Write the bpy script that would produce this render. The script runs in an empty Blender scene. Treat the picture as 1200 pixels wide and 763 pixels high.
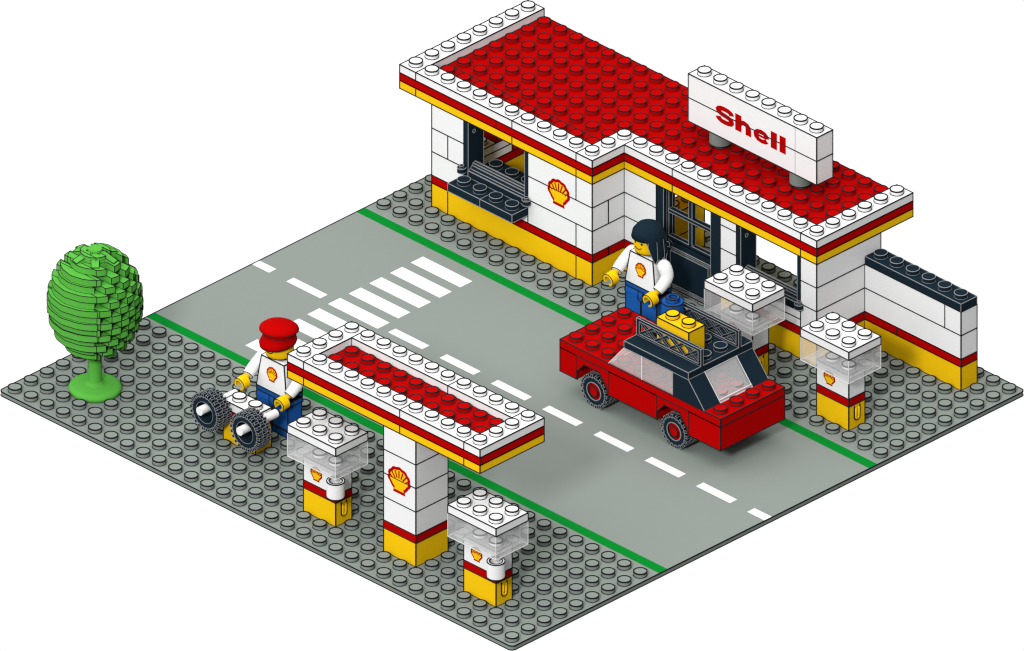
import bpy, math, random
from mathutils import Vector, Matrix
random.seed(4)
PI = math.pi
scene = bpy.context.scene
COL = scene.collection
SEG = 20            # segments of a stud
LW = 0.030         # radius of the dark moulded edge lines

# ------------------------------------------------------------------ materials
def plastic(name, col, rough=0.6, spec=0.02, vary=0.025, alpha=1.0):
    m = bpy.data.materials.new(name); m.use_nodes = True
    nt = m.node_tree; b = nt.nodes['Principled BSDF']
    b.inputs['Roughness'].default_value = rough
    b.inputs['Specular IOR Level'].default_value = .5
    b.inputs['IOR'].default_value = 1.0+spec*2.2
    tc = nt.nodes.new('ShaderNodeTexCoord'); no = nt.nodes.new('ShaderNodeTexNoise')
    no.inputs['Scale'].default_value = 0.7; no.inputs['Detail'].default_value = 3
    nt.links.new(tc.outputs['Object'], no.inputs['Vector'])
    mx = nt.nodes.new('ShaderNodeMix'); mx.data_type = 'RGBA'
    mx.inputs[6].default_value = tuple(c*(1-vary) for c in col)+(1,)
    mx.inputs[7].default_value = tuple(min(1, c*(1+vary)) for c in col)+(1,)
    nt.links.new(no.outputs['Fac'], mx.inputs[0])
    nt.links.new(mx.outputs[2], b.inputs['Base Color'])
    b.inputs['Alpha'].default_value = alpha
    return m
M = {
 'white':  plastic('white_plastic', (.83,.83,.83)),
 'red':    plastic('red_plastic', (.43,.0012,.0012)),
 'yellow': plastic('yellow_plastic', (.88,.53,.006)),
 'black':  plastic('black_plastic', (.0095,.0205,.031), vary=.05),
 'blue':   plastic('blue_plastic', (.0125,.095,.365)),
 'grey':   plastic('grey_plastic', (.232,.264,.240), vary=.012),
 'green':  plastic('green_plastic', (.098,.42,.056)),
 'line_green': plastic('green_paint', (.003,.215,.024)),
 'paint':  plastic('white_paint', (.83,.83,.83)),
 'post':   plastic('post_grey_plastic', (.20,.23,.21)),
 'clear':  plastic('clear_plastic', (.97,.97,.98), rough=.3, spec=.06, alpha=.23),
 'clear_edge': plastic('clear_plastic_edge', (.9,.9,.9), rough=.3, alpha=.75),
 'ink':    plastic('dark_moulded_edge', (.018,.018,.02), rough=.8, spec=.0),
 'pale':   plastic('pale_moulded_edge', (.27,.27,.275), rough=.8, spec=.0),
 'faint':  plastic('faint_grey_edge', (.42,.42,.42), rough=.8, spec=.0),
 'gold':   plastic('yellow_edge', (.75,.6,.02), rough=.6, spec=.0),
 'eye':    plastic('black_print', (.01,.012,.02), rough=.8, spec=.0),
}
EDGE = {'black': 'pale', 'clear': 'clear_edge'}

# ------------------------------------------------------------------ mesh builder
class MB:
    def __init__(s):
        s.v=[]; s.f=[]; s.m=[]; s.sm=[]; s.slots=[]; s.seen=set(); s.M=None
    def slot(s, m):
        if m not in s.slots: s.slots.append(m)
        return s.slots.index(m)
    def P(s, p):
        p = Vector(p)
        if s.M is not None: p = s.M @ p
        s.v.append(p); return len(s.v)-1
    def skip(s, a, b, m='ink'):
        s.seen.add((tuple(round(x,3) for x in a), tuple(round(x,3) for x in b), m))
    def face(s, idx, m, smooth=False):
        s.f.append(tuple(idx)); s.m.append(s.slot(m)); s.sm.append(smooth)
    def quad(s, pts, m, smooth=False):
        s.face([s.P(p) for p in pts], m, smooth)
    # thin square bar along a segment
    def seg(s, a, b, m='ink', r=LW):
        a=Vector(a); b=Vector(b)
        if (b-a).length < 1e-5: return
        k = (tuple(round(x,3) for x in a), tuple(round(x,3) for x in b), m)
        k2 = (k[1],k[0],m)
        if s.M is None:
            if k in s.seen or k2 in s.seen: return
            s.seen.add(k)
        d=(b-a).normalized()
        up = Vector((0,0,1)) if abs(d.z)<.9 else Vector((1,0,0))
        x=d.cross(up).normalized(); y=d.cross(x).normalized()
        a=a-d*r*.8; b=b+d*r*.8
        A=[s.P(a+(x*math.cos(t)+y*math.sin(t))*r) for t in (PI/4*k for k in (1,3,5,7))]
        B=[s.P(b+(x*math.cos(t)+y*math.sin(t))*r) for t in (PI/4*k for k in (1,3,5,7))]
        for i in range(4):
            j=(i+1)%4; s.face((A[i],A[j],B[j],B[i]), m)
        s.face(A[::-1], m); s.face(B, m)
    # swept bar through points
    def line(s, pts, m='ink', r=LW, closed=False, n=4, smooth=False, rs=None, cap=True):
        pts=[Vector(p) for p in pts]; N=len(pts); rings=[]
        ref=None
        for i,p in enumerate(pts):
            if closed: d=(pts[(i+1)%N]-pts[i-1])
            else: d=pts[min(i+1,N-1)]-pts[max(i-1,0)]
            d.normalize()
            if ref is None:
                up=Vector((0,0,1)) if abs(d.z)<.9 else Vector((1,0,0))
                x=d.cross(up).normalized()
            else:
                x=(ref-d*ref.dot(d)).normalized()
            ref=x; y=d.cross(x).normalized()
            rr = rs[i] if rs else r
            rings.append([s.P(p+(x*math.cos(t)+y*math.sin(t))*rr) for t in (2*PI*(k+.5)/n for k in range(n))])
        rng = range(N) if closed else range(N-1)
        for i in rng:
            A=rings[i]; B=rings[(i+1)%N]
            for k in range(n):
                j=(k+1)%n; s.face((A[k],A[j],B[j],B[k]), m, smooth)
        if not closed and cap:
            s.face(rings[0][::-1], m); s.face(rings[-1], m)
    def box(s, u0,v0,z0,u1,v1,z1, m, edges=True, em=None, r=LW):
        c=[(u0,v0,z0),(u1,v0,z0),(u1,v1,z0),(u0,v1,z0),(u0,v0,z1),(u1,v0,z1),(u1,v1,z1),(u0,v1,z1)]
        i=[s.P(p) for p in c]
        for q in ((3,2,1,0),(4,5,6,7),(0,1,5,4),(1,2,6,5),(2,3,7,6),(3,0,4,7)):
            s.face([i[k] for k in q], m)
        if edges:
            em = em or EDGE.get(m,'ink')
            if m=='black' and r==LW: r=.019
            for a,b in ((0,1),(1,2),(2,3),(3,0),(4,5),(5,6),(6,7),(7,4),(0,4),(1,5),(2,6),(3,7)):
                s.seg(c[a], c[b], em, r)
    # prism: polygon (list of 2D) extruded; axis 'z' -> (x,y); 'v' -> (u,z) ; 'u' -> (v,z)
    def prism(s, poly, a, b, axis, m, edges=True, em=None, smooth=False, vert_edges=None, r=LW):
        def mk(p,t):
            return (p[0],p[1],t) if axis=='z' else ((p[0],t,p[1]) if axis=='v' else (t,p[0],p[1]))
        A=[mk(p,a) for p in poly]; B=[mk(p,b) for p in poly]; n=len(poly)
        ia=[s.P(p) for p in A]; ib=[s.P(p) for p in B]
        s.face(ia[::-1], m); s.face(ib, m)
        for k in range(n):
            j=(k+1)%n
            if smooth: 
                s.face((ia[k],ia[j],ib[j],ib[k]), m)
            else: s.face((ia[k],ia[j],ib[j],ib[k]), m)
        if edges:
            em = em or EDGE.get(m,'ink')
            for k in range(n):
                j=(k+1)%n
                s.seg(A[k],A[j],em,r); s.seg(B[k],B[j],em,r)
                if vert_edges is None or k in vert_edges: s.seg(A[k],B[k],em,r)
    # cylinder or tapered cylinder between two points
    def cyl(s, a, b, r, m, r2=None, n=SEG, top=True, bottom=True, rings=(0,1), em=None, lw=LW):
        a=Vector(a); b=Vector(b); d=(b-a).normalized(); r2 = r if r2 is None else r2
        up=Vector((0,0,1)) if abs(d.z)<.9 else Vector((1,0,0))
        x=up.cross(d).normalized(); y=d.cross(x).normalized()
        def circ(c,rr): return [c+(x*math.cos(2*PI*k/n)+y*math.sin(2*PI*k/n))*rr for k in range(n)]
        ca=circ(a,r); cb=circ(b,r2)
        A=[s.P(p) for p in ca]; B=[s.P(p) for p in cb]
        for k in range(n):
            j=(k+1)%n; s.face((A[k],A[j],B[j],B[k]), m, True)
        if top: s.face([s.P(p) for p in cb], m)
        if bottom: s.face([s.P(p) for p in ca][::-1], m)
        em = em or EDGE.get(m,'ink')
        if m=='black' and lw==LW: lw=.02
        if 0 in rings: s.line(ca, em, lw, closed=True)
        if 1 in rings: s.line(cb, em, lw, closed=True)
    def tube(s, a, b, ro, ri, m, n=SEG, em=None, rings=True, lw=LW):
        a=Vector(a); b=Vector(b); d=(b-a).normalized()
        up=Vector((0,0,1)) if abs(d.z)<.9 else Vector((1,0,0))
        x=up.cross(d).normalized(); y=d.cross(x).normalized()
        def circ(c,rr): return [c+(x*math.cos(2*PI*k/n)+y*math.sin(2*PI*k/n))*rr for k in range(n)]
        ao,ai,bo,bi=circ(a,ro),circ(a,ri),circ(b,ro),circ(b,ri)
        def add(P,Q,sm,fl=False):
            I=[s.P(p) for p in P]; J=[s.P(p) for p in Q]
            for k in range(n):
                j=(k+1)%n; q=(I[k],I[j],J[j],J[k]); s.face(q[::-1] if fl else q, m, sm)
        add(ao,bo,True); add(ai,bi,True,True); add(bo,bi,False); add(ao,ai,False,True)
        if rings:
            em = em or EDGE.get(m,'ink')
            for c in (ao,bo,ai,bi): s.line(c, em, lw, closed=True)
    def lathe(s, prof, c, m, n=32, arc=None):
        cx,cy,cz=c; R=[]
        for r,z in prof:
            R.append([s.P((cx+r*math.cos(2*PI*k/n), cy+r*math.sin(2*PI*k/n), cz+z)) for k in range(n)])
        for i in range(len(R)-1):
            for k in range(n):
                j=(k+1)%n; s.face((R[i][k],R[i][j],R[i+1][j],R[i+1][k]), m, True)
        s.face(R[0][::-1], m); s.face(R[-1], m, True)
    def stud(s, u, v, z, m, em=None):
        s.cyl((u,v,z),(u,v,z+.2), .3, m, bottom=False, em=em, lw=LW if m=='black' else .036)
    def studs(s, u0,v0,u1,v1,z,m, skip=()):
        for i in range(int(round(u1-u0))):
            for j in range(int(round(v1-v0))):
                if (i,j) in skip: continue
                s.stud(u0+i+.5, v0+j+.5, z, m)
    def build(s, name, parent=None, loc=None):
        me=bpy.data.meshes.new(name)
        o0 = Vector(loc) if loc is not None else Vector((0,0,0))
        me.from_pydata([p-o0 for p in s.v], [], s.f)
        for m in s.slots: me.materials.append(M[m])
        me.polygons.foreach_set('material_index', s.m)
        me.polygons.foreach_set('use_smooth', s.sm)
        me.update()
        o=bpy.data.objects.new(name, me); COL.objects.link(o)
        if parent is not None:
            o.parent=parent; o.location = o0 - WORLD[parent.name] if parent.name in WORLD else o0
            WORLD[o.name] = o0.copy() if parent.name in WORLD else o0
        else:
            o.location=o0; WORLD[o.name]=o0.copy()
        return o
WORLD={}
# everything is laid out in stud units, u along the road, v across it, plate corner at (0,0);
# the layout is centred by OFF at the very end
def thing(name, label, cat, loc=(0,0,0), group=None):
    o=bpy.data.objects.new(name,None); COL.objects.link(o)
    o.empty_display_size=.3
    o.location=loc; WORLD[o.name]=Vector(loc); o['label']=label; o['category']=cat
    if group: o['group']=group
    return o
def tag(o,label,cat,group=None):
    o['label']=label; o['category']=cat
    if group: o['group']=group
    return o
def brick(mb,u0,v0,z0,u1,v1,z1,m,studs=False,**k):
    mb.box(u0,v0,z0,u1,v1,z1,m,**k)
    if studs: mb.studs(u0,v0,u1,v1,z1,m)

# ------------------------------------------------------------------ emblem: a ribbed scallop
def scallop(sc):
    pts=[]
    lobes=7
    for i in range(0,57):
        t=i/56
        ang=math.radians(205-230*t)
        bump=abs(math.sin(t*lobes*PI))
        r=.93+.07*bump
        x=math.cos(ang)*r; y=.06+math.sin(ang)*r*.93
        pts.append((x*sc,y*sc))
    # lower flanks into the hinge
    pts += [(.62*sc,-.62*sc),(.47*sc,-.74*sc),(.52*sc,-.98*sc),(-.52*sc,-.98*sc),(-.47*sc,-.74*sc),(-.62*sc,-.62*sc)]
    return pts
def emblem(parent,u,v,z,hw,hh,name='emblem',tilt=0.0,rw=.055):
    mb=MB()
    def face(poly,t0,t1,m):
        pa=[(u+x*hw, v-t0-tilt*(y*hh), z+y*hh) for x,y in poly]
        pb=[(u+x*hw, v-t1-tilt*(y*hh), z+y*hh) for x,y in poly]
        A=[mb.P(p) for p in pa]; B=[mb.P(p) for p in pb]; n=len(A)
        # fan from the middle keeps the concave outline clean
        c=mb.P((u,v-t1,z))
        for k in range(n):
            j=(k+1)%n
            mb.face((B[k],B[j],c),m); mb.face((A[k],A[j],B[j],B[k]),m)
    face(scallop(1.0),-.004,.012,'red')
    face(scallop(.78),.010,.018,'yellow')
    for a in (-54,-36,-18,0,18,36,54):
        t=math.radians(90-a)
        r0,r1=(.55,.98) if abs(a)<50 else (.7,1.05)
        x0,y0=math.cos(t)*r0,-.38+math.sin(t)*r0
        x1,y1=math.cos(t)*(r1+.12),-.38+math.sin(t)*(r1+.12)
        nx,ny=-math.sin(t)*rw,math.cos(t)*rw
        q=[(x0-nx,y0-ny),(x0+nx,y0+ny),(x1+nx,y1+ny),(x1-nx,y1-ny)]
        mb.quad([(u+x*hw, v-.0215-tilt*(y*hh), z+y*hh) for x,y in q],'red')
    return mb.build(name,parent)

# ------------------------------------------------------------------ ground and road
def rounded(u0,v0,u1,v1,r,n=5):
    p=[]
    for cx,cy,a0 in ((u1-r,v0+r,-90),(u1-r,v1-r,0),(u0+r,v1-r,90),(u0+r,v0+r,180)):
        for i in range(n+1):
            a=math.radians(a0+90*i/n); p.append((cx+r*math.cos(a),cy+r*math.sin(a)))
    return p
g=MB()
g.prism(rounded(0,0,32,32,.22),-.2,0,'z','grey',vert_edges=())
for i in range(32):
    for j in list(range(9))+list(range(23,32)):
        g.stud(i+.5,j+.5,0,'grey')
ground=g.build('ground'); ground['kind']='structure'
r_=MB(); e=.03
r_.quad([(e,9.2,.004),(32-e,9.2,.004),(32-e,22.82,.004),(e,22.82,.004)],'grey')
road=r_.build('road'); road['kind']='structure'
def strip(mb,u0,v0,u1,v1,m,z=.008): mb.quad([(u0,v0,z),(u1,v0,z),(u1,v1,z),(u0,v1,z)],m)
for a,b in ((9.2,9.72),(22.29,22.81)):
    x=MB(); strip(x,e,a,32-e,b,'line_green'); x.build('green_edge_line',road)
for u in (-1.05,2.15,8.5,11.7,14.9,18.1,21.3,24.5,27.7,30.9):
    x=MB(); strip(x,max(u,e),15.77,min(u+2.12,32-e),16.23,'paint'); x.build('lane_dash',road)
for k in range(-4,5):
    x=MB(); c=16.0+k*1.29+.04; strip(x,4.86,c-.38,7.95,c+.38,'paint'); x.build('crossing_stripe',road)

# ------------------------------------------------------------------ service station
st=thing('service_station','white service station with yellow base band, red studded roof and black door and windows','building',(13,28,0))
w=MB()
# front wing, face v=25
SK=[(12,26,0,1.2),(12,26,1.6,2.8),(12,26,4,5.2)]
for q in SK: w.skip((q[0],q[1],q[2]),(q[0],q[1],q[3]))
def course(mb,fixed,a_list,z0,z1,m,axis='u',t=1.0):
    for a,b in zip(a_list[:-1],a_list[1:]):
        if axis=='u': mb.box(a,fixed,z0,b,fixed+t,z1,m)
        else: mb.box(fixed,a,z0,fixed+t,b,z1,m)
course(w,25,[2,3,11,12],0,1.2,'yellow')
course(w,25,[2,4,10,12],1.2,1.6,'red')
course(w,25,[2,4],1.6,2.8,'white'); course(w,25,[2,3,4],2.8,4,'white'); course(w,25,[2,4],4,5.2,'white')
course(w,25,[4,8],1.6,2.0,'white')
course(w,25,[8,11,12],1.6,2.8,'white'); course(w,25,[8,12],2.8,4,'white'); course(w,25,[8,11,12],4,5.2,'white')
w.build('front_wall',st)
w=MB() # left side wall, u 2..3
w.box(2,26,0,3,31,1.2,'yellow'); w.box(2,26,1.2,3,31,1.6,'red')
w.box(2,26,1.6,3,29,2.0,'white'); w.box(2,26,2.0,3,29,2.4,'white')
w.box(2,28,2.4,3,29,5.2,'red'); w.stud(2.5,27.5,2.4,'white'); w.stud(2.5,26.5,2.4,'white')
w.build('side_wall',st)
w=MB() # return wall of the step, u 11..12
for q in SK: w.skip((q[0],q[1],q[2]),(q[0],q[1],q[3]))
course(w,11,[26,27],0,1.2,'yellow','v'); course(w,11,[26,27],1.2,1.6,'red','v')
course(w,11,[26,27],1.6,2.8,'white','v'); course(w,11,[26,27],2.8,4,'white','v'); course(w,11,[26,27],4,5.2,'white','v')
w.build('return_wall',st)
w=MB() # recessed front, v=27
course(w,27,[11,14],0,1.2,'yellow'); course(w,27,[11,14],1.2,1.6,'red')
for a,b in ((1.6,2.8),(2.8,4.0),(4.0,5.2)): course(w,27,[11,14],a,b,'white')
w.build('front_wall',st); w=MB()
course(w,27,[18,19],0,1.2,'yellow')
for a,b in ((1.2,2.4),(2.4,3.6),(3.6,4.8),(4.8,5.2)): course(w,27,[18,19],a,b,'white')
course(w,27,[19,23],0,1.2,'yellow'); course(w,27,[19,23],1.2,1.6,'red')
course(w,27,[19,23],1.6,2.0,'white'); course(w,27,[19,23],2.0,2.4,'white')

for q in ((0,1.2),(1.2,1.6),(1.6,2.8),(2.8,4.0),(4.0,5.2)): w.skip((24,28,q[0]),(24,28,q[1]))
course(w,27,[23,24],0,1.2,'yellow'); course(w,27,[23,24],1.2,1.6,'red')
for a,b in ((1.6,2.8),(2.8,4.0),(4.0,5.2)): course(w,27,[23,24],a,b,'white')
w.build('front_wall',st)
w=MB() # right end wall u 23..24, v 28..31
for a,b,m in ((0,1.2,'yellow'),(1.2,1.6,'red'),(1.6,2.8,'white'),(2.8,4.0,'white'),(4.0,5.2,'white')):
    w.box(23,28,a,24,31,b,m,edges=False)
    w.seg((24,28,b),(24,31,b)); w.seg((24,31,a),(24,31,b)); w.seg((23,31,b),(24,31,b)); w.seg((23,28,b),(23,31,b)); w.seg((23,31,a),(23,31,b))
w.build('side_wall',st)
w=MB() # inner partition
w.box(12,29,0,13,31,1.2,'yellow'); w.box(12,29,1.2,13,31,2.4,'yellow'); w.studs(12,29,13,31,2.4,'yellow')
for a,b in ((0,1.2),(1.2,2.4),(2.4,3.6),(3.6,5.2)): w.box(12,28,a,13,29,b,'white')
w.build('partition',st)
# hide the seam that would show where the end wall butts the corner bricks: none modelled there
# windows
def window(u0,vp):
    f=MB()
    f.box(u0,vp,2.4,u0+.27,vp+.95,5.2,'black'); f.box(u0+3.8,vp,2.4,u0+4,vp+.95,5.2,'black')
    f.box(u0+.2,vp+.1,2.4,u0+3.85,vp+.5,2.5,'black',edges=False)
    f.tube((u0+.272,vp+.36,4.62),(u0+.285,vp+.36,4.62),.11,.06,'pale',n=14,rings=False)
    fr=f.build('window_frame',st)
    s_=MB()
    prof=[(vp+.0,2.4),(vp+.0,2.74),(vp+.13,2.79),(vp+.24,2.92),(vp+.3,3.02),(vp+.42,3.06),(vp+.5,3.02),(vp+.56,2.8),(vp+.56,2.4)]
    s_.prism(prof,u0+.27,u0+3.8,'u','black',vert_edges=range(9))
    s_.build('window_sill',fr)
    for uu in (u0-.02,u0+4.02):
        p=MB(); p.cyl((uu,vp-.12,2.62),(uu,vp-.12,2.84),.2,'black',n=14); p.cyl((uu,vp-.12,2.84),(uu,vp-.12,2.94),.1,'black',n=12)
        p.build('shutter_peg',fr)
    return fr
window(4,25); window(19,27)
b=MB()
for a in (4,6):
    b.box(a,24,2.0,a+2,25,2.4,'black'); b.studs(a,24,a+2,25,2.4,'black')
b.box(4,25,2.0,8,27,2.4,'black',edges=False)
b.seg((8,25,2.4),(8,27,2.4),'pale')
b.studs(4,26,8,27,2.4,'black')
b.build('counter_shelf',st)
# door
d=MB()
d.box(17.4,27,0,18,27.7,5.2,'black'); df=d.build('door_frame',st)
d=MB(); d.box(14,27,0,14.45,27.7,5.2,'black'); d.build('door_jamb',st)
d=MB(); v0,v1=27.2,27.42
lu0,lu1=14.45,17.4
d.box(lu0,v0,.12,lu1,v1,2.62,'black')
d.box(lu0,v0,2.62,lu0+.14,v1,5.2,'black'); d.box(lu1-.14,v0,2.62,lu1,v1,5.2,'black')
d.box(lu0+.14,v0,2.62,lu1-.14,v1,2.78,'black')
d.box(15.83,v0,2.78,16.03,v1,5.2,'black'); d.box(lu0+.14,v0-.02,3.98,lu1-.14,v1,4.14,'black')
d.box(lu0+.3,v0-.07,.45,lu1-.3,v0,2.1,'black'); d.box(lu0+.2,v0-.03,2.2,lu1-.2,v0,2.28,'black')
d.box(lu0+.2,v0-.03,.26,lu1-.2,v0,.33,'black')
dl=d.build('door_leaf',df)
h=MB(); h.cyl((lu0+.22,v0-.16,2.42),(lu0+.22,v0,2.42),.13,'black',n=14); h.build('handle',dl)
emblem(st,9.92,25,3.92,.7,.68)
# roof
rf=MB()
def cell_union(mb,z0,z1,m,outline,boxes):
    for q in boxes: mb.box(q[0],q[1],z0,q[2],q[3],z1,m,edges=False)
    n=len(outline)
    for k in range(n):
        a=outline[k]; c=outline[(k+1)%n]
        mb.seg((a[0],a[1],z0),(c[0],c[1],z0)); mb.seg((a[0],a[1],z1),(c[0],c[1],z1)); mb.seg((a[0],a[1],z0),(a[0],a[1],z1))
OUT=[(0,25),(12,25),(12,27),(24,27),(24,33),(0,33)]
BX=[(0,25,12,33),(12,27,24,33)]
cell_union(rf,5.6,6.0,'red',OUT,BX)
rf.seg((6,25,5.6),(6,25,6.0))
rf.seg((1,27,6.0),(11,27,6.0)); 
for i in range(24):
    for j in range(25,33):
        if i<12:
            if i==0 or j==25 or (i==11 and j<28): continue
        else:
            if j<28 or i==23: continue
        if j==32 and i in ():continue
        rf.stud(i+.5,j+.5,6.0,'red')
roof=rf.build('roof',st)
fy=MB(); cell_union(fy,5.2,5.6,'yellow',OUT,BX)
for u in (1,7,11): fy.seg((u,25,5.2),(u,25,5.6))
for u in (15,23): fy.seg((u,27,5.2),(u,27,5.6))
fy.build('yellow_fascia',st)
rim=MB()
for q in ((0,25,1,33),(1,25,7,26),(7,25,11,26),(11,25,12,28),(12,27,15,28),(15,27,23,28),(23,27,24,33)):
    brick(rim,q[0],q[1],6.0,q[2],q[3],6.4,'white',studs=True)
rim.build('parapet',st)

# ------------------------------------------------------------------ sign on the roof
sg=thing('roof_sign','long white sign with red lettering standing on two grey posts on the red roof','sign',(17,30.5,6.0))
s_=MB()
for z in (6.8,8.0): s_.box(13,30,z,21,31,z+1.2,'white')
s_.studs(13,30,21,31,9.2,'white'); s_.seg((19.66,29.998,6.8),(19.66,29.998,9.2),'faint',r=.015)
bd=s_.build('board',sg)
for u in (14.5,19.5):
    p=MB(); p.cyl((u,30.5,6.0),(u,30.5,6.15),.38,'post'); p.cyl((u,30.5,6.15),(u,30.5,6.8),.5,'post',n=28)
    p.build('post',sg)
lt=MB()
S_=[(.655,.575),(.61,.68),(.51,.735),(.375,.745),(.24,.735),(.14,.68),(.10,.60),(.13,.51),(.23,.455),(.375,.425),(.53,.39),(.63,.33),(.65,.235),(.60,.14),(.50,.10),(.375,.09),(.24,.10),(.14,.16),(.09,.265)]
H1=[(.1,0),(.1,.84)]; H2=[(.14,.40),(.22,.50),(.34,.54),(.45,.50),(.51,.40),(.52,.28),(.52,0)]
E1=[(.12,.31),(.53,.31),(.51,.42),(.43,.51),(.315,.54),(.19,.51),(.105,.42),(.09,.31),(.11,.19),(.19,.10),(.32,.07),(.45,.10),(.545,.185)]
L_=[(.11,0),(.11,.84)]
def stroke(path,x0,hw,dep):
    n=len(path); Lf=[]; Rt=[]
    for k,p in enumerate(path):
        a=Vector(path[max(k-1,0)]); c=Vector(path[min(k+1,n-1)]); d=(c-a).normalized(); nx,ny=-d.y,d.x
        f=lambda sgn:(14.72+x0+(p[0]+sgn*nx*hw)*1.5, 30-dep, 7.56+p[1]+sgn*ny*hw)
        Lf.append(f(1)); Rt.append(f(-1))
    for k in range(n-1):
        lt.quad([Rt[k],Rt[k+1],Lf[k+1],Lf[k]],'red')
        for q in (Lf,Rt):
            lt.quad([q[k],q[k+1],(q[k+1][0],30.0,q[k+1][2]),(q[k][0],30.0,q[k][2])],'red')
for x0,strokes in ((0,[(S_,.112,.012)]),(1.25,[(H1,.125,.012),(H2,.112,.0135)]),(2.37,[(E1[:2],.05,.0135),(E1[1:],.10,.012)]),(3.45,[(L_,.125,.012)]),(4.0,[(L_,.125,.012)])):
    lt=MB()
    for p_,hw,dep in strokes: stroke(p_,x0,hw,dep)
    lt.build('letter',sg)

# ------------------------------------------------------------------ forecourt canopy
cn=thing('canopy','forecourt canopy with red, yellow and white rim on one square pillar','canopy',(23,3,0))
p=MB()
for a,b,m in ((0,1.2,'yellow'),(1.2,1.6,'red'),(1.6,2.8,'white'),(2.8,4.0,'white'),(4.0,5.2,'white'),(5.2,6.4,'white')):
    p.box(22,2,a,24,4,b,m)
pl=p.build('pillar',cn)
emblem(cn,22.97,2,3.99,.72,.68)
c=MB(); c.box(16,2,6.8,28,6,7.2,'red'); c.studs(17,3,27,5,7.2,'red'); c.build('canopy_roof',cn)
c=MB(); c.box(16,2,6.4,28,6,6.8,'yellow')
for u in (17,23,27): c.seg((u,2,6.4),(u,2,6.8))
c.build('yellow_fascia',cn)
c=MB()
for q in ((16,2,17,6),(17,2,23,3),(23,2,27,3),(27,2,28,6),(17,5,23,6),(23,5,27,6)): brick(c,q[0],q[1],7.2,q[2],q[3],7.6,'white',studs=True)
c.build('parapet',cn)

# ------------------------------------------------------------------ fuel pumps
def pump(u,v,label,nozzle):
    """body occupies u-2..u, v..v+1"""
    t=thing('fuel_pump',label,'fuel pump',(u-1,v+.5,0),'fuel pumps of the station')
    b=MB(); b.box(u-2,v,0,u,v+1,1.2,'yellow'); b.box(u-2,v,1.2,u,v+1,1.6,'red'); b.box(u-2,v,1.6,u,v+1,2.8,'white')
    b.studs(u-2,v,u,v+1,2.8,'white')
    b.build('body',t)
    h=MB(); cz0,cz1=.55,.85; rr=.17
    pts=[(u+.02,v+.5-rr,1.12),(u+.02,v+.5-rr,cz0)]+[(u+.02,v+.5-rr*math.cos(a),cz0-rr*math.sin(a)) for a in (PI*k/8 for k in range(1,8))]+[(u+.02,v+.5+rr,cz0),(u+.02,v+.5+rr,1.12)]
    h.line(pts,'ink',LW); 
    h.line([(u+.03,v+.5+(q[1]-v-.5)*.55,cz0+(q[2]-cz0)*.75+.03) for q in pts],'yellow',.055,n=6,smooth=True)
    h.build('hose_holder',t)
    emblem(t,u-1.2,v,2.2,.37,.36,rw=.075)
    c=MB(); c.box(u-2.5,v-.5,2.8,u+.5,v+1.5,4.0,'clear',r=.02)
    c.prism([(u-2.3,v-.3),(u+.3,v-.3),(u+.3,v+1.3),(u-2.3,v+1.3)],2.86,2.87,'z','clear',r=.015,vert_edges=())
    c.build('lamp_box',t)
    c=MB(); brick(c,u-2.5,v-.5,4.0,u+.5,v+1.5,4.4,'white',studs=True); c.build('top_plate',t)
    if nozzle:
        n=MB(); n.tube((u+.33,v-.33,1.85),(u+.33,v-.33,2.62),.4,.3,'white',n=24);
        n.box(u+.25,v-.02,2.3,u+.4,v+.1,2.5,'white',edges=False); n.build('nozzle',t)
    return t
pump(19,2,'white topped fuel pump with nozzle between the man and the canopy pillar',True)
pump(29,2,'white topped fuel pump with nozzle near the plate corner past the canopy pillar',True)
pump(23,24,'white topped fuel pump without nozzle behind the red car, in front of the black window',False)
pump(29,24,'white topped fuel pump without nozzle in front of the low wall with black coping',False)

# ------------------------------------------------------------------ boundary wall
bw=thing('boundary_wall','low white wall with black studded coping and yellow foot beside the station','wall',(27,30.5,0))
p=MB()
p.box(24,30,0,30,31,1.2,'yellow'); p.box(24,30,1.2,26,31,1.6,'red'); p.box(26,30,1.2,30,31,1.6,'red')
p.box(24,30,1.6,30,31,2.8,'white'); p.box(24,30,2.8,29,31,4.0,'white'); p.box(29,30,2.8,30,31,4.0,'white')
p.build('wall',bw)
p=MB(); brick(p,24,30,4.0,30,31,4.4,'black',studs=True); p.build('coping',bw)

# ------------------------------------------------------------------ tree
tr=thing('tree','round bright green tree of layered blocks on a disc foot','tree',(3,3,0))
t=MB(); t.lathe([(1.1,0),(1.17,.08),(1.18,.2),(1.12,.3),(.98,.36),(.5,.385),(.36,.42),(.31,.52)],(3,3,0),'green',n=40)
t.build('foot',tr)
t=MB(); t.cyl((3,3,.4),(3,3,3.2),.3,'green',n=24,rings=(0,)); t.build('trunk',tr)
t=MB()
LZ=.32; N=16; zb=4.58-N*LZ/2
GL=.018
def crownR(z):
    q=(z-4.58)/2.62
    return 2.13*max(0,1-abs(q)**2.1)**.5
def barpoly(v0,v1,R,umin,umax):
    pts=[]
    n=4 if v1-v0<.7 else 10
    def lim(v):
        return math.sqrt(max(0,R*R-v*v))
    vs=[v0+(v1-v0)*k/n for k in range(n+1)]
    right=[(min(umax,lim(v)),v) for v in vs]; left=[(max(umin,-lim(v)),v) for v in reversed(vs)]
    pts=right+left
    out=[]
    for p_ in pts:
        if not out or (abs(p_[0]-out[-1][0])+abs(p_[1]-out[-1][1]))>.02: out.append(p_)
    if len(out)>2 and abs(out[0][0]-out[-1][0])+abs(out[0][1]-out[-1][1])<.02: out.pop()
    return out
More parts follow.
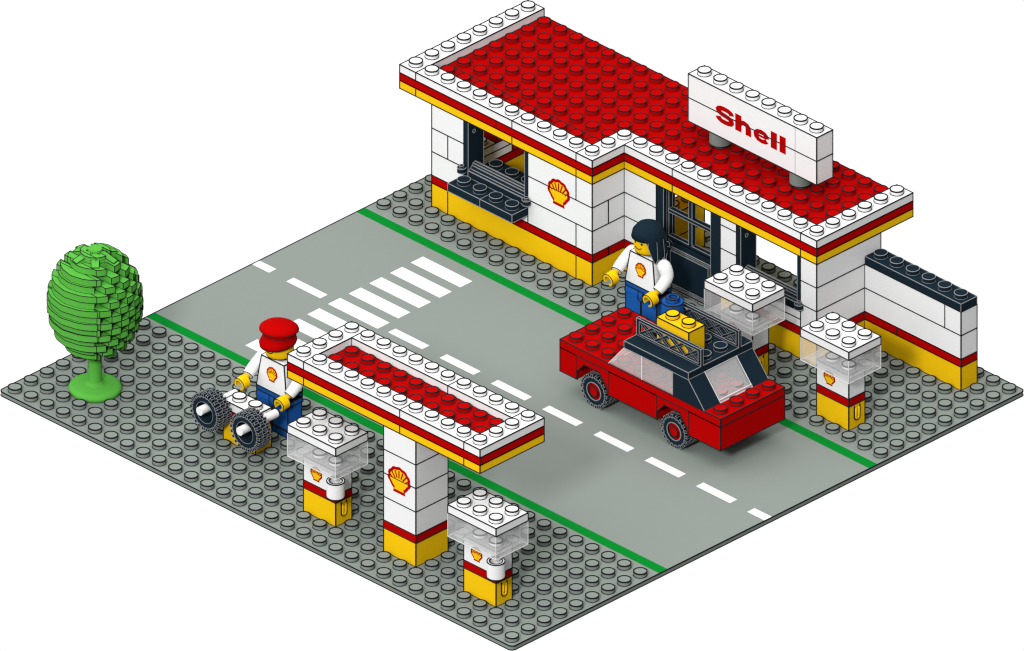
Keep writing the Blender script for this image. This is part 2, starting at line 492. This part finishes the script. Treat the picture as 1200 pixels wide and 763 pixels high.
for k in range(N):
    z0=zb+k*LZ; z1=z0+LZ
    R=crownR(z0+LZ*(.5 if z0<4.5 else .8)); R=max(R,.5)
    # core
    core=max(.2,R-.5)
    t.cyl((3,3,z0),(3,3,z1),core,'green',n=24,rings=(),top=True)
    width=.44
    # wrapped slats on the -v side: two crescents per layer, alternately long and short
    cut=-.68*R
    Rs = R if k%2 else R-.11
    ends = 9 if k%2 else .78
    poly=barpoly(-Rs*.999,cut,Rs,-9,R*ends)
    t.prism([(3+a,3+b_) for a,b_ in poly],z0,z1,'z','green',vert_edges=[i for i,q in enumerate(poly) if abs(q[0]-R*ends)<.01],r=GL)
    # stepped bars running along u
    nb=int(2*R/width)+3
    for i in range(-nb,nb):
        if (i+k)%2: continue
        v0_=i*width; v1_=v0_+width
        if v1_<=cut+.02 : 
            v0c,v1c=v0_,v1_
            if v1c>-R*.98 and v0c>-R*.95:
                poly=barpoly(v0c,v1c,R,R*ends-.05,9)
                if len(poly)>3 and max(q[0] for q in poly)>R*ends+.1:
                    t.prism([(3+a,3+b_) for a,b_ in poly],z0+.002,z1-.002,'z','green',r=GL,vert_edges=[i2 for i2,q in enumerate(poly) if abs(q[1]-v0c)<.01 or abs(q[1]-v1c)<.01])
            continue
        v0c=max(v0_,cut); v1c=min(v1_,R*.96)
        if v1c-v0c<.1: continue
        poly=barpoly(v0c,v1c,R,-9,9)
        if len(poly)<3: continue
        t.prism([(3+a,3+b_) for a,b_ in poly],z0+.002,z1-.002,'z','green',r=GL,vert_edges=[i2 for i2,q in enumerate(poly) if abs(q[1]-v0c)<.01 or abs(q[1]-v1c)<.01])
# star shaped cap on the top
zt=zb+N*LZ
for a in range(0,360,60):
    A=math.radians(a+15); cx,cy=math.cos(A),math.sin(A); px,py=-cy,cx
    P_=[(3+px*.22,3+py*.22,zt+.12),(3+cx*1.05+px*.17,3+cy*1.05+py*.17,zt-.28),(3+cx*1.05-px*.17,3+cy*1.05-py*.17,zt-.28),(3-px*.22,3-py*.22,zt+.12)]
    Q_=[(x,y,z-.3) for x,y,z in P_]
    t.quad(P_,'green'); t.quad([P_[0],P_[1],Q_[1],Q_[0]],'green'); t.quad([P_[1],P_[2],Q_[2],Q_[1]],'green'); t.quad([P_[2],P_[3],Q_[3],Q_[2]],'green')
    t.seg(P_[0],P_[1],r=GL); t.seg(P_[1],P_[2],r=GL); t.seg(P_[2],P_[3],r=GL)
t.cyl((3,3,zt-.3),(3,3,zt+.13),.32,'green',n=12,rings=())
t.build('crown',tr)

# ------------------------------------------------------------------ tyres
def tyre_mesh(mb,c,ro,ri,w_,n=18):
    """axis along v, front face at c.v"""
    u,v,z=c
    mb.M=None
    rb=ro*.84
    mb.tube((u,v,z),(u,v+w_,z),rb,ri,'black',n=44,lw=.012)
    rows=3
    for row in range(rows):
        va=v+w_*row/rows+(.0 if row==0 else .02); vb=v+w_*(row+1)/rows-.02
        for k in range(n):
            a=2*PI*(k+.5*(row%2))/n; da=2*PI/n*.27
            pts=[(rb-.04,a-da),(ro,a-da*.8),(ro,a+da*.8),(rb-.04,a+da)]
            mb.prism([(u+r*math.cos(q),z+r*math.sin(q)) for r,q in pts],va,vb,'v','black',r=.011,vert_edges=(1,2))
tyre_proto=None
# ------------------------------------------------------------------ car
car=thing('car','red toy estate car with clear windows and black roof rack driving on the road','car',(22.6,19.4,0))
U,V,Z0=17.6,17.4,1.1
c=MB()
zp=Z0+1.2
c.box(U,V,zp,U+10,V+4,zp+.4,'red')
c.studs(U,V,U+10,V+4,zp+.4,'red')
c.box(U,V,Z0,U+1,V+4,zp,'red'); c.box(U+3,V,Z0,U+6,V+4,zp,'red'); c.box(U+8,V,Z0,U+10,V+4,zp,'red')
for a in (U+1,U+6):
    for va,vb in ((V,V+.8),(V+3.2,V+4)):
        poly=[(a,zp),(a,Z0),(a+.07,Z0),(a+.07,Z0+.42),(a+.5,Z0+.92),(a+1.45,Z0+.92),(a+1.88,Z0+.35),(a+1.94,Z0),(a+2,Z0),(a+2,zp)]
        # split in convex strips
        q=poly
        parts=[[q[0],q[1],q[2],q[3],(a+.07,zp)],[(a+.07,zp),q[3],q[4],(a+.5,zp)],[(a+.5,zp),q[4],q[5],(a+1.45,zp)],[(a+1.45,zp),q[5],q[6],(a+1.88,zp)],[(a+1.88,zp),q[6],q[7],q[8],q[9]]]
        for pp in parts: c.prism(pp,va,vb,'v','red',edges=False)
        for i in range(2,7):
            c.seg((q[i][0],va,q[i][1]),(q[i+1][0],va,q[i+1][1]))
        c.seg((a,va,Z0),(a,va,zp)); c.seg((a+2,va,Z0),(a+2,va,zp))
    c.box(a,V+.8,Z0,a+2,V+3.2,zp,'red',edges=False)
c.build('body',car)
zt=zp+.4; zr=zt+1.2
def slab(mb,pts,m,th,edges=True,em=None,flip=False):
    """polygon in space given a thickness along th vector"""
    th=Vector(th); A=[Vector(p) for p in pts]; B=[p+th for p in A]; n=len(A)
    ia=[mb.P(p) for p in A]; ib=[mb.P(p) for p in B]
    mb.face(ia,m); mb.face(ib[::-1],m)
    for k in range(n):
        j=(k+1)%n; mb.face((ia[j],ia[k],ib[k],ib[j]),m)
    if edges:
        em=em or EDGE.get(m,'ink')
        for k in range(n): mb.seg(A[k],A[(k+1)%n],em,.02)
for va,th in ((V+.005,.12),(V+3.995,-.12)):
    x=MB(); slab(x,[(U+3,va,zt),(U+7.05,va,zt),(U+7.05,va,zr),(U+4,va,zr)],'clear',(0,th,0))
    x.seg((U+5.1,va,zt),(U+5.1,va,zr),'clear_edge',.03)
    x.build('side_window',car)
    x=MB(); slab(x,[(U+7.05,va,zt),(U+9,va,zt),(U+8,va,zr),(U+7.05,va,zr)],'black',(0,1.0 if th>0 else -1.0,0)); x.build('pillar',car)
    if th>0: x=x
x=MB(); slab(x,[(U+3,V+.15,zt),(U+4,V+.15,zr),(U+4,V+3.85,zr),(U+3,V+3.85,zt)],'clear',(.13,0,0)); x.build('rear_window',car)
x=MB(); slab(x,[(U+9,V+1.005,zt+.02),(U+9,V+2.995,zt+.02),(U+8,V+2.995,zr),(U+8,V+1.005,zr)],'clear',(-.14,0,0)); 
x.seg((U+8.95,V+1.02,zt+.14),(U+8.95,V+2.98,zt+.14),'clear_edge'); x.build('windscreen',car)
x=MB(); x.box(U+4,V,zr,U+8,V+4,zr+.35,'black')
x.studs(U+4,V+1,U+8,V+3,zr+.35,'black'); x.build('roof',car)
zk=zr+.35
for vr in (V+.78,V+3.14):
    x=MB(); vt=vr+.14; H=.86; hw=.1
    x.box(U+4.0,vr,zk,U+4.0+.16,vt,zk+H,'black'); x.box(U+7.84,vr,zk,U+8.0,vt,zk+H,'black')
    x.box(U+4.16,vr,zk+H-.13,U+7.84,vt,zk+H,'black'); x.box(U+4.16,vr,zk,U+7.84,vt,zk+.1,'black')
    n=4; L=(7.84-4.16)/n
    for i in range(n):
        a=U+4.16+i*L
        for s1 in (0,1):
            p0=(a,zk+.1) if s1==0 else (a,zk+H-.13); p1=(a+L,zk+H-.13) if s1==0 else (a+L,zk+.1)
            dx,dz=p1[0]-p0[0],p1[1]-p0[1]; l=math.hypot(dx,dz); nx,nz=-dz/l*.06,dx/l*.06
            o_=.003*s1
            x.prism([(p0[0]-nx,p0[1]-nz),(p1[0]-nx,p1[1]-nz),(p1[0]+nx,p1[1]+nz),(p0[0]+nx,p0[1]+nz)],vr+.02+o_,vt-.02+o_,'v','black',r=.009)
    x.build('luggage_rack',car)
def wheel(u,side):
    vf = V+.1 if side<0 else V+3.9
    name='wheel'
    h=MB()
    s1=-side
    h.cyl((u,vf+.12*s1,.82),(u,vf+.7*s1,.82),.44,'red',n=24,rings=())
    h.cyl((u,vf-.02*s1,.82),(u,vf+.12*s1,.82),.24,'red',n=20,rings=(0,),bottom=True)
    h.line([(u+.42*math.cos(a),vf+.0*s1,.82+.42*math.sin(a)) for a in (2*PI*k/28 for k in range(28))],'pale',.014,closed=True)
    W=h.build('wheel',car)
    t_=MB(); y0=vf if side<0 else vf-.8
    tyre_mesh(t_,(u,y0,.82),.82,.45,.8)
    t_.build('tyre',W)
for u in (19.6,24.6):
    wheel(u,-1); wheel(u,1)

bx=MB(); brick(bx,22.6,18.42,4.26,24.6,19.42,5.46,'yellow',studs=True)
bx=bx.build('box',None,(23.6,18.9,4.25)); tag(bx,'yellow two stud box lying between the roof racks of the red car','box')
bl=MB(); bl.cyl((22.1,19.92,4.26),(22.1,19.92,4.4),.4,'blue'); bl.cyl((22.1,19.92,4.4),(22.1,19.92,5.46),.5,'blue',n=28)
bl.tube((22.1,19.92,5.46),(22.1,19.92,5.66),.3,.18,'blue'); bl.cyl((22.1,19.92,5.46),(22.1,19.92,5.5),.18,'blue',rings=())
bl=bl.build('barrel',None,(22.1,19.9,4.25)); tag(bl,'blue round barrel with hollow stud on the car roof beside the yellow box','barrel')

# ------------------------------------------------------------------ tyre stand with two tyres
ts=thing('tyre_stand','small yellow and white stand holding two black tyres on its arms','display stand',(11,4.5,0))
p=MB(); p.box(10,4,0,12,5,1.2,'yellow'); p.box(10,4,1.2,12,5,1.6,'red'); brick(p,10,4,1.6,12,5,2.0,'white',studs=True); p.build('base',ts)
for u in (9.75,12.25):
    p=MB(); p.cyl((u,2.75,1.8),(u,5.05,1.8),.2,'white',n=16,rings=(1,)); 
    p.box(min(u,11),4.4,1.7,max(u,11),4.6,1.9,'white',edges=False); p.build('arm',ts)
for u,l in ((9.75,'black treaded tyre hanging on the stand farther from the canopy'),(12.25,'black treaded tyre hanging on the stand nearer the canopy and fuel pump')):
    t_=MB(); tyre_mesh(t_,(u,3.08,1.6),.92,.52,.76,n=22)
    o=t_.build('tyre',None,(u,3.2,1.6)); tag(o,l,'tyre','tyres on the stand')

# ------------------------------------------------------------------ figures
def figure(u,v,label,head):
    mb=MB(); mb.M=Matrix.Translation((u,v,0)); mb.seen=set()
    # legs
    for s1 in (-1,1):
        a,b_=(-.96,-.035) if s1<0 else (.035,.96)
        mb.prism([(-.5,0),(.48,0),(.48,.35),(.42,.4),(.42,1.5),(-.45,1.5),(-.45,.36),(-.5,.34)],a,b_,'u','blue',vert_edges=(0,1,6,7))
        n=20
        arc=[(.5*math.cos(t),1.46+.5*math.sin(t)) for t in (PI*k/n-.0 for k in range(n+1))]
        A=[(a,)+q for q in arc]; B=[(b_,)+q for q in arc]
        ia=[mb.P(p) for p in A]; ib=[mb.P(p) for p in B]
        for k in range(n): mb.face((ia[k+1],ia[k],ib[k],ib[k+1]),'blue',True)
        mb.face([mb.P(p) for p in A],'blue'); mb.face([mb.P(p) for p in B][::-1],'blue')
        mb.line(A,'ink'); mb.line(B,'ink')
    mb.box(-.96,-.46,1.74,.96,.46,2.0,'blue')
    mb.cyl((-.14,-.02,1.5),(.14,-.02,1.5),.5,'blue',n=24)
    # torso
    lo=[(-.93,-.5,2.0),(.93,-.5,2.0),(.93,.5,2.0),(-.93,.5,2.0)]; hi=[(-.70,-.42,3.55),(.70,-.42,3.55),(.70,.42,3.55),(-.70,.42,3.55)]
    top=[(-.62,-.36,3.62),(.62,-.36,3.62),(.62,.36,3.62),(-.62,.36,3.62)]
    for P0,P1 in ((lo,hi),(hi,top)):
        for k in range(4):
            j=(k+1)%4; mb.quad([P0[k],P0[j],P1[j],P1[k]],'white')
    mb.quad(top,'white'); mb.quad(lo[::-1],'white')
    for P0 in (lo,hi):
        for k in range(4): mb.seg(P0[k],P0[(k+1)%4])
    for k in range(4): mb.seg(lo[k],hi[k])
    # head
    mb.cyl((0,0,3.6),(0,0,3.72),.36,'yellow',rings=(0,))
    mb.lathe([(.46,3.68),(.58,3.74),(.635,3.86),(.64,4.0),(.64,4.45),(.625,4.58),(.55,4.68),(.42,4.72)],(0,0,0),'yellow',n=40)
    mb.line([(.585*math.cos(a),.585*math.sin(a),3.74) for a in (2*PI*k/40 for k in range(40))],'ink',.018,closed=True)
    mb.cyl((0,0,4.7),(0,0,4.92),.33,'yellow')
    def onhead(x,z,r=.645): 
        a=x/.64; return (r*math.sin(a),-r*math.cos(a),z)
    for ex in (-.2,.2):
        cpt=[onhead(ex+.055*math.cos(a),4.3+.06*math.sin(a),.652) for a in (2*PI*k/12 for k in range(12))]
        mb.face([mb.P(p) for p in cpt],'eye')
    sm=[onhead(.19*math.sin(math.radians(a)),4.13-.12*math.cos(math.radians(a)),.648) for a in range(-75,76,15)]
    mb.line(sm,'eye',.022)
    # arms and hands
    arms=[[(-.74,.0,3.33),(-.98,-.04,3.2),(-1.12,-.28,2.92),(-1.12,-.62,2.72),(-1.06,-.92,2.57)],
          [(.74,.0,3.33),(1.0,.02,3.2),(1.17,.0,2.85),(1.18,-.22,2.55),(1.13,-.55,2.28)]]
    hands=[(-1.02,-1.3,2.36),(1.08,-.93,2.0)]
    for pts,hc in zip(arms,hands):
        # smooth the polyline
        P=[Vector(p) for p in pts]; sm_=[]
        for i in range(len(P)-1):
            p0=P[max(i-1,0)];p1=P[i];p2=P[i+1];p3=P[min(i+2,len(P)-1)]
            for k in range(5):
                t=k/5; sm_.append(.5*((2*p1)+(p2-p0)*t+(2*p0-5*p1+4*p2-p3)*t*t+(3*p1-p0-3*p2+p3)*t**3))
        sm_.append(P[-1]); n=len(sm_)
        rs=[(.22+.1*min(1,i/4)) if i<5 else .34-.10*(i/(n-1)) for i in range(n)]
        mb.line(sm_,'white',n=18,smooth=True,rs=rs)
        e=P[-1]; dd=(P[-1]-P[-2]).normalized(); xx=dd.cross(Vector((0,0,1))).normalized(); yy=dd.cross(xx)
        mb.line([e+(xx*math.cos(a)+yy*math.sin(a))*.24 for a in (2*PI*k/20 for k in range(20))],'ink',.018,closed=True)
        hc=Vector(hc)
        mb.cyl(tuple(e-dd*.05),tuple(hc+(e-hc)*.35),.13,'yellow',n=12,rings=())
        # gripping C: open ring, axis along v with a slight tilt
        ax=Vector((0,-1,-.12)).normalized(); ux=Vector((1,0,0)); uz=ax.cross(ux).normalized()
        if uz.z<0: uz=-uz
        Lh=.2; n2=20; ro,ri=.31,.215
        ring=[]
        for i in range(n2+1):
            a=math.radians(-70+ (300)*i/n2)-math.radians(0)
            a=math.radians(250-30)-(math.radians(300)*i/n2)
            cs,sn=math.cos(a),math.sin(a)
            row=[]
            for rr,dv in ((ro,Lh),(ri,Lh),(ri,-Lh),(ro,-Lh)):
                row.append(mb.P(hc+(ux*cs+uz*sn)*rr+ax*dv))
            ring.append(row)
        for i in range(n2):
            for k in range(4):
                j=(k+1)%4; mb.face((ring[i][k],ring[i+1][k],ring[i+1][j],ring[i][j]),'yellow',False)
        mb.face(ring[0],'yellow'); mb.face(ring[-1][::-1],'yellow')
        for rr,dv in ((ro,Lh),(ri,Lh)):
            mb.line([hc+(ux*math.cos(a)+uz*math.sin(a))*rr+ax*dv for a in (math.radians(220-300*i/n2) for i in range(n2+1))],'gold' if rr==ri else 'ink',.018)
    mb.M=None
    o=mb.build('person',None,(u,v,0)); tag(o,label,'person')
    emblem(o,u+.0,v-.475,2.86,.33,.36,name='shirt_emblem',tilt=-.052,rw=.055)
    return o
man=figure(11,6.5,'smiling toy figure in red cap, white shirt and blue trousers beside the tyre stand','cap')
wom=figure(16,24.5,'smiling toy figure with long black hair, white shirt and blue trousers beside the red car','hair')
# peaked cap
c=MB(); cx,cy=11,6.5; n=48
def caprow(r,z,front=0,tilt=0):
    out=[]
    for k in range(n):
        a=2*PI*k/n; d=max(0,-math.sin(a))
        rr=r+front*d**2
        out.append((cx+rr*math.cos(a),cy+rr*math.sin(a),z+tilt*(-math.sin(a))))
    return out
rows=[caprow(.66,4.40,.0),caprow(.74,4.36,.22,-.06),caprow(.79,4.46,.20,-.04),caprow(.75,4.62,.08),caprow(.72,4.80,.02,.0),caprow(.76,4.86,.0,.02),caprow(.86,5.02,.06,.06),caprow(.85,5.10,.06,.07),caprow(.7,5.22,.03,.06),caprow(.4,5.3,0,.04),caprow(.1,5.33,0,.0)]
I=[[c.P(p) for p in r] for r in rows]
for i in range(len(I)-1):
    for k in range(n):
        j=(k+1)%n; c.face((I[i][k],I[i][j],I[i+1][j],I[i+1][k]),'red',True)
c.face(I[-1],'red',True); c.face(I[0][::-1],'red')
for r in (rows[1],rows[4],rows[6]): c.line(r,'ink',.018,closed=True)
c.build('cap',man)
# long hair
c=MB(); cx,cy=16,24.5; n=48; R=[]
prof_t=[0,.12,.25,.4,.55,.7,.85,1.0]
def hair_low(a):
    # a: angle, front is -90 deg
    d=abs(((math.degrees(a)+90+180)%360)-180)
    if math.cos(a)<0 and d<118: return 4.52 if d<95 else 4.52-(d-95)/23*.95
    if d<38: return 4.52
    if d<62: return 4.52-(d-38)/24*1.0
    return 3.52-.12*math.sin(d*.3)
for t_ in prof_t:
    row=[]
    for k in range(n):
        a=2*PI*k/n; zl=hair_low(a)
        ztop=5.17
        if t_<.55:
            ph=t_/.55*PI/2; r=.76*math.sin(ph)+.004; z=4.45+(ztop-4.45)*math.cos(ph)
        else:
            q=(t_-.55)/.45; r=.76+.07*math.sin(q*PI*.5)*(1 if zl<4 else 0); z=4.45-(4.45-min(zl,4.4))*q
            if zl>4.4: z=4.45+q*.0; r=.76-.09*q
        d=abs(((math.degrees(a)+90+180)%360)-180)
        if 62<d: r+=.018*math.cos(a*14)*(t_>.4)
        row.append((cx+r*math.cos(a),cy+r*math.sin(a),z))
    R.append(row)
row=[(cx+.60*math.cos(2*PI*k/n),cy+.60*math.sin(2*PI*k/n),R[-1][k][2]+.03) for k in range(n)]; R.append(row)
I=[[c.P(p) for p in r] for r in R]
for i in range(len(I)-1):
    for k in range(n):
        j=(k+1)%n; c.face((I[i][j],I[i][k],I[i+1][k],I[i+1][j]),'black',True)
c.face(I[0],'black',True)
c.line(R[-2],'pale',.018,closed=True)
for a in (-42,-14,16):
    k=int(round((math.radians(a)%(2*PI))/(2*PI)*n))%n
    pts=[Vector(R[i][k])+ (Vector(R[i][k])-Vector((cx,cy,R[i][k][2])))*.02 for i in (4,5,6,7)]
    c.line(pts,'pale',.013)
c.build('hair',wom)

# ------------------------------------------------------------------ centre the layout (u,v -> x,y about the plate centre)
for o in list(COL.objects):
    if o.parent is None: o.location.x-=16; o.location.y-=16

# ------------------------------------------------------------------ light, world, camera
wd=bpy.data.worlds.new('World'); scene.world=wd; wd.use_nodes=True
nt=wd.node_tree; bg=nt.nodes['Background']
tc=nt.nodes.new('ShaderNodeTexCoord'); dt=nt.nodes.new('ShaderNodeVectorMath'); dt.operation='DOT_PRODUCT'
A0,BU,BV,BZ2=.13,-.46,-.52,2.05
dt.inputs[1].default_value=(BU,BV,0)
ad=nt.nodes.new('ShaderNodeMath'); ad.operation='ADD'; ad.inputs[1].default_value=A0
nt.links.new(tc.outputs['Generated'],dt.inputs[0]); nt.links.new(dt.outputs['Value'],ad.inputs[0])
sz=nt.nodes.new('ShaderNodeSeparateXYZ'); nt.links.new(tc.outputs['Generated'],sz.inputs[0])
pw=nt.nodes.new('ShaderNodeMath'); pw.operation='MULTIPLY'; nt.links.new(sz.outputs['Z'],pw.inputs[0]); nt.links.new(sz.outputs['Z'],pw.inputs[1])
ml=nt.nodes.new('ShaderNodeMath'); ml.operation='MULTIPLY_ADD'; nt.links.new(pw.outputs[0],ml.inputs[0]); ml.inputs[1].default_value=BZ2
nt.links.new(ad.outputs[0],ml.inputs[2]); ad=ml
mxn=nt.nodes.new('ShaderNodeMath'); mxn.operation='MAXIMUM'; mxn.inputs[1].default_value=.02
nt.links.new(ad.outputs[0],mxn.inputs[0])
# added white backdrop below the horizon, dimmed camera-side; tuned gradient above shades the faces
sx=nt.nodes.new('ShaderNodeSeparateXYZ'); nt.links.new(tc.outputs['Generated'],sx.inputs[0])
mr=nt.nodes.new('ShaderNodeMapRange'); mr.inputs['From Min'].default_value=-.12; mr.inputs['From Max'].default_value=-.02
nt.links.new(sx.outputs['Z'],mr.inputs['Value'])
mix=nt.nodes.new('ShaderNodeMix'); mix.data_type='FLOAT'
nt.links.new(mr.outputs['Result'],mix.inputs[0]); 
d2=nt.nodes.new('ShaderNodeVectorMath'); d2.operation='DOT_PRODUCT'; d2.inputs[1].default_value=(-.7071,.7071,0)
nt.links.new(tc.outputs['Generated'],d2.inputs[0])
m2=nt.nodes.new('ShaderNodeMapRange'); m2.inputs['From Min'].default_value=-.1; m2.inputs['From Max'].default_value=.35
m2.inputs['To Min'].default_value=.12; m2.inputs['To Max'].default_value=1.03
nt.links.new(d2.outputs['Value'],m2.inputs['Value']); nt.links.new(m2.outputs['Result'],mix.inputs[2])
nt.links.new(mxn.outputs[0],mix.inputs[3]); nt.links.new(mix.outputs[0],bg.inputs['Color'])
bg.inputs['Strength'].default_value=1.0
SE=.62
al=bpy.data.lights.new('studio_key_lamp','AREA'); al.shape='DISK'; al.size=60; al.energy=SE*PI*PI*400**2
ao=bpy.data.objects.new('studio_key_lamp',al); COL.objects.link(ao)
dirv=Vector((.40,-.72,.565)).normalized(); ao.location=dirv*400
ao.rotation_euler=(-dirv).to_track_quat('-Z','Y').to_euler()

cam=bpy.data.cameras.new('camera'); cam.type='ORTHO'; cam.ortho_scale=1200/26.573; cam.clip_end=1000
co=bpy.data.objects.new('camera',cam); COL.objects.link(co)
fwd=Vector((-math.sin(PI/4)*math.cos(PI/6),math.cos(PI/4)*math.cos(PI/6),-.5))
co.location=Vector((-4.065,4.065,0))-fwd*90; co.rotation_euler=(math.radians(60),0,math.radians(45))
scene.camera=co
scene.view_settings.view_transform='Standard'; scene.view_settings.look='None'
scene.view_settings.exposure=0; scene.view_settings.gamma=1
scene.cycles.use_denoising=True; scene.cycles.denoising_prefilter='ACCURATE'; scene.cycles.max_bounces=6; scene.cycles.diffuse_bounces=1; scene.cycles.transparent_max_bounces=12
scene.cycles.pixel_filter_type='BLACKMAN_HARRIS'; scene.cycles.filter_width=1.2
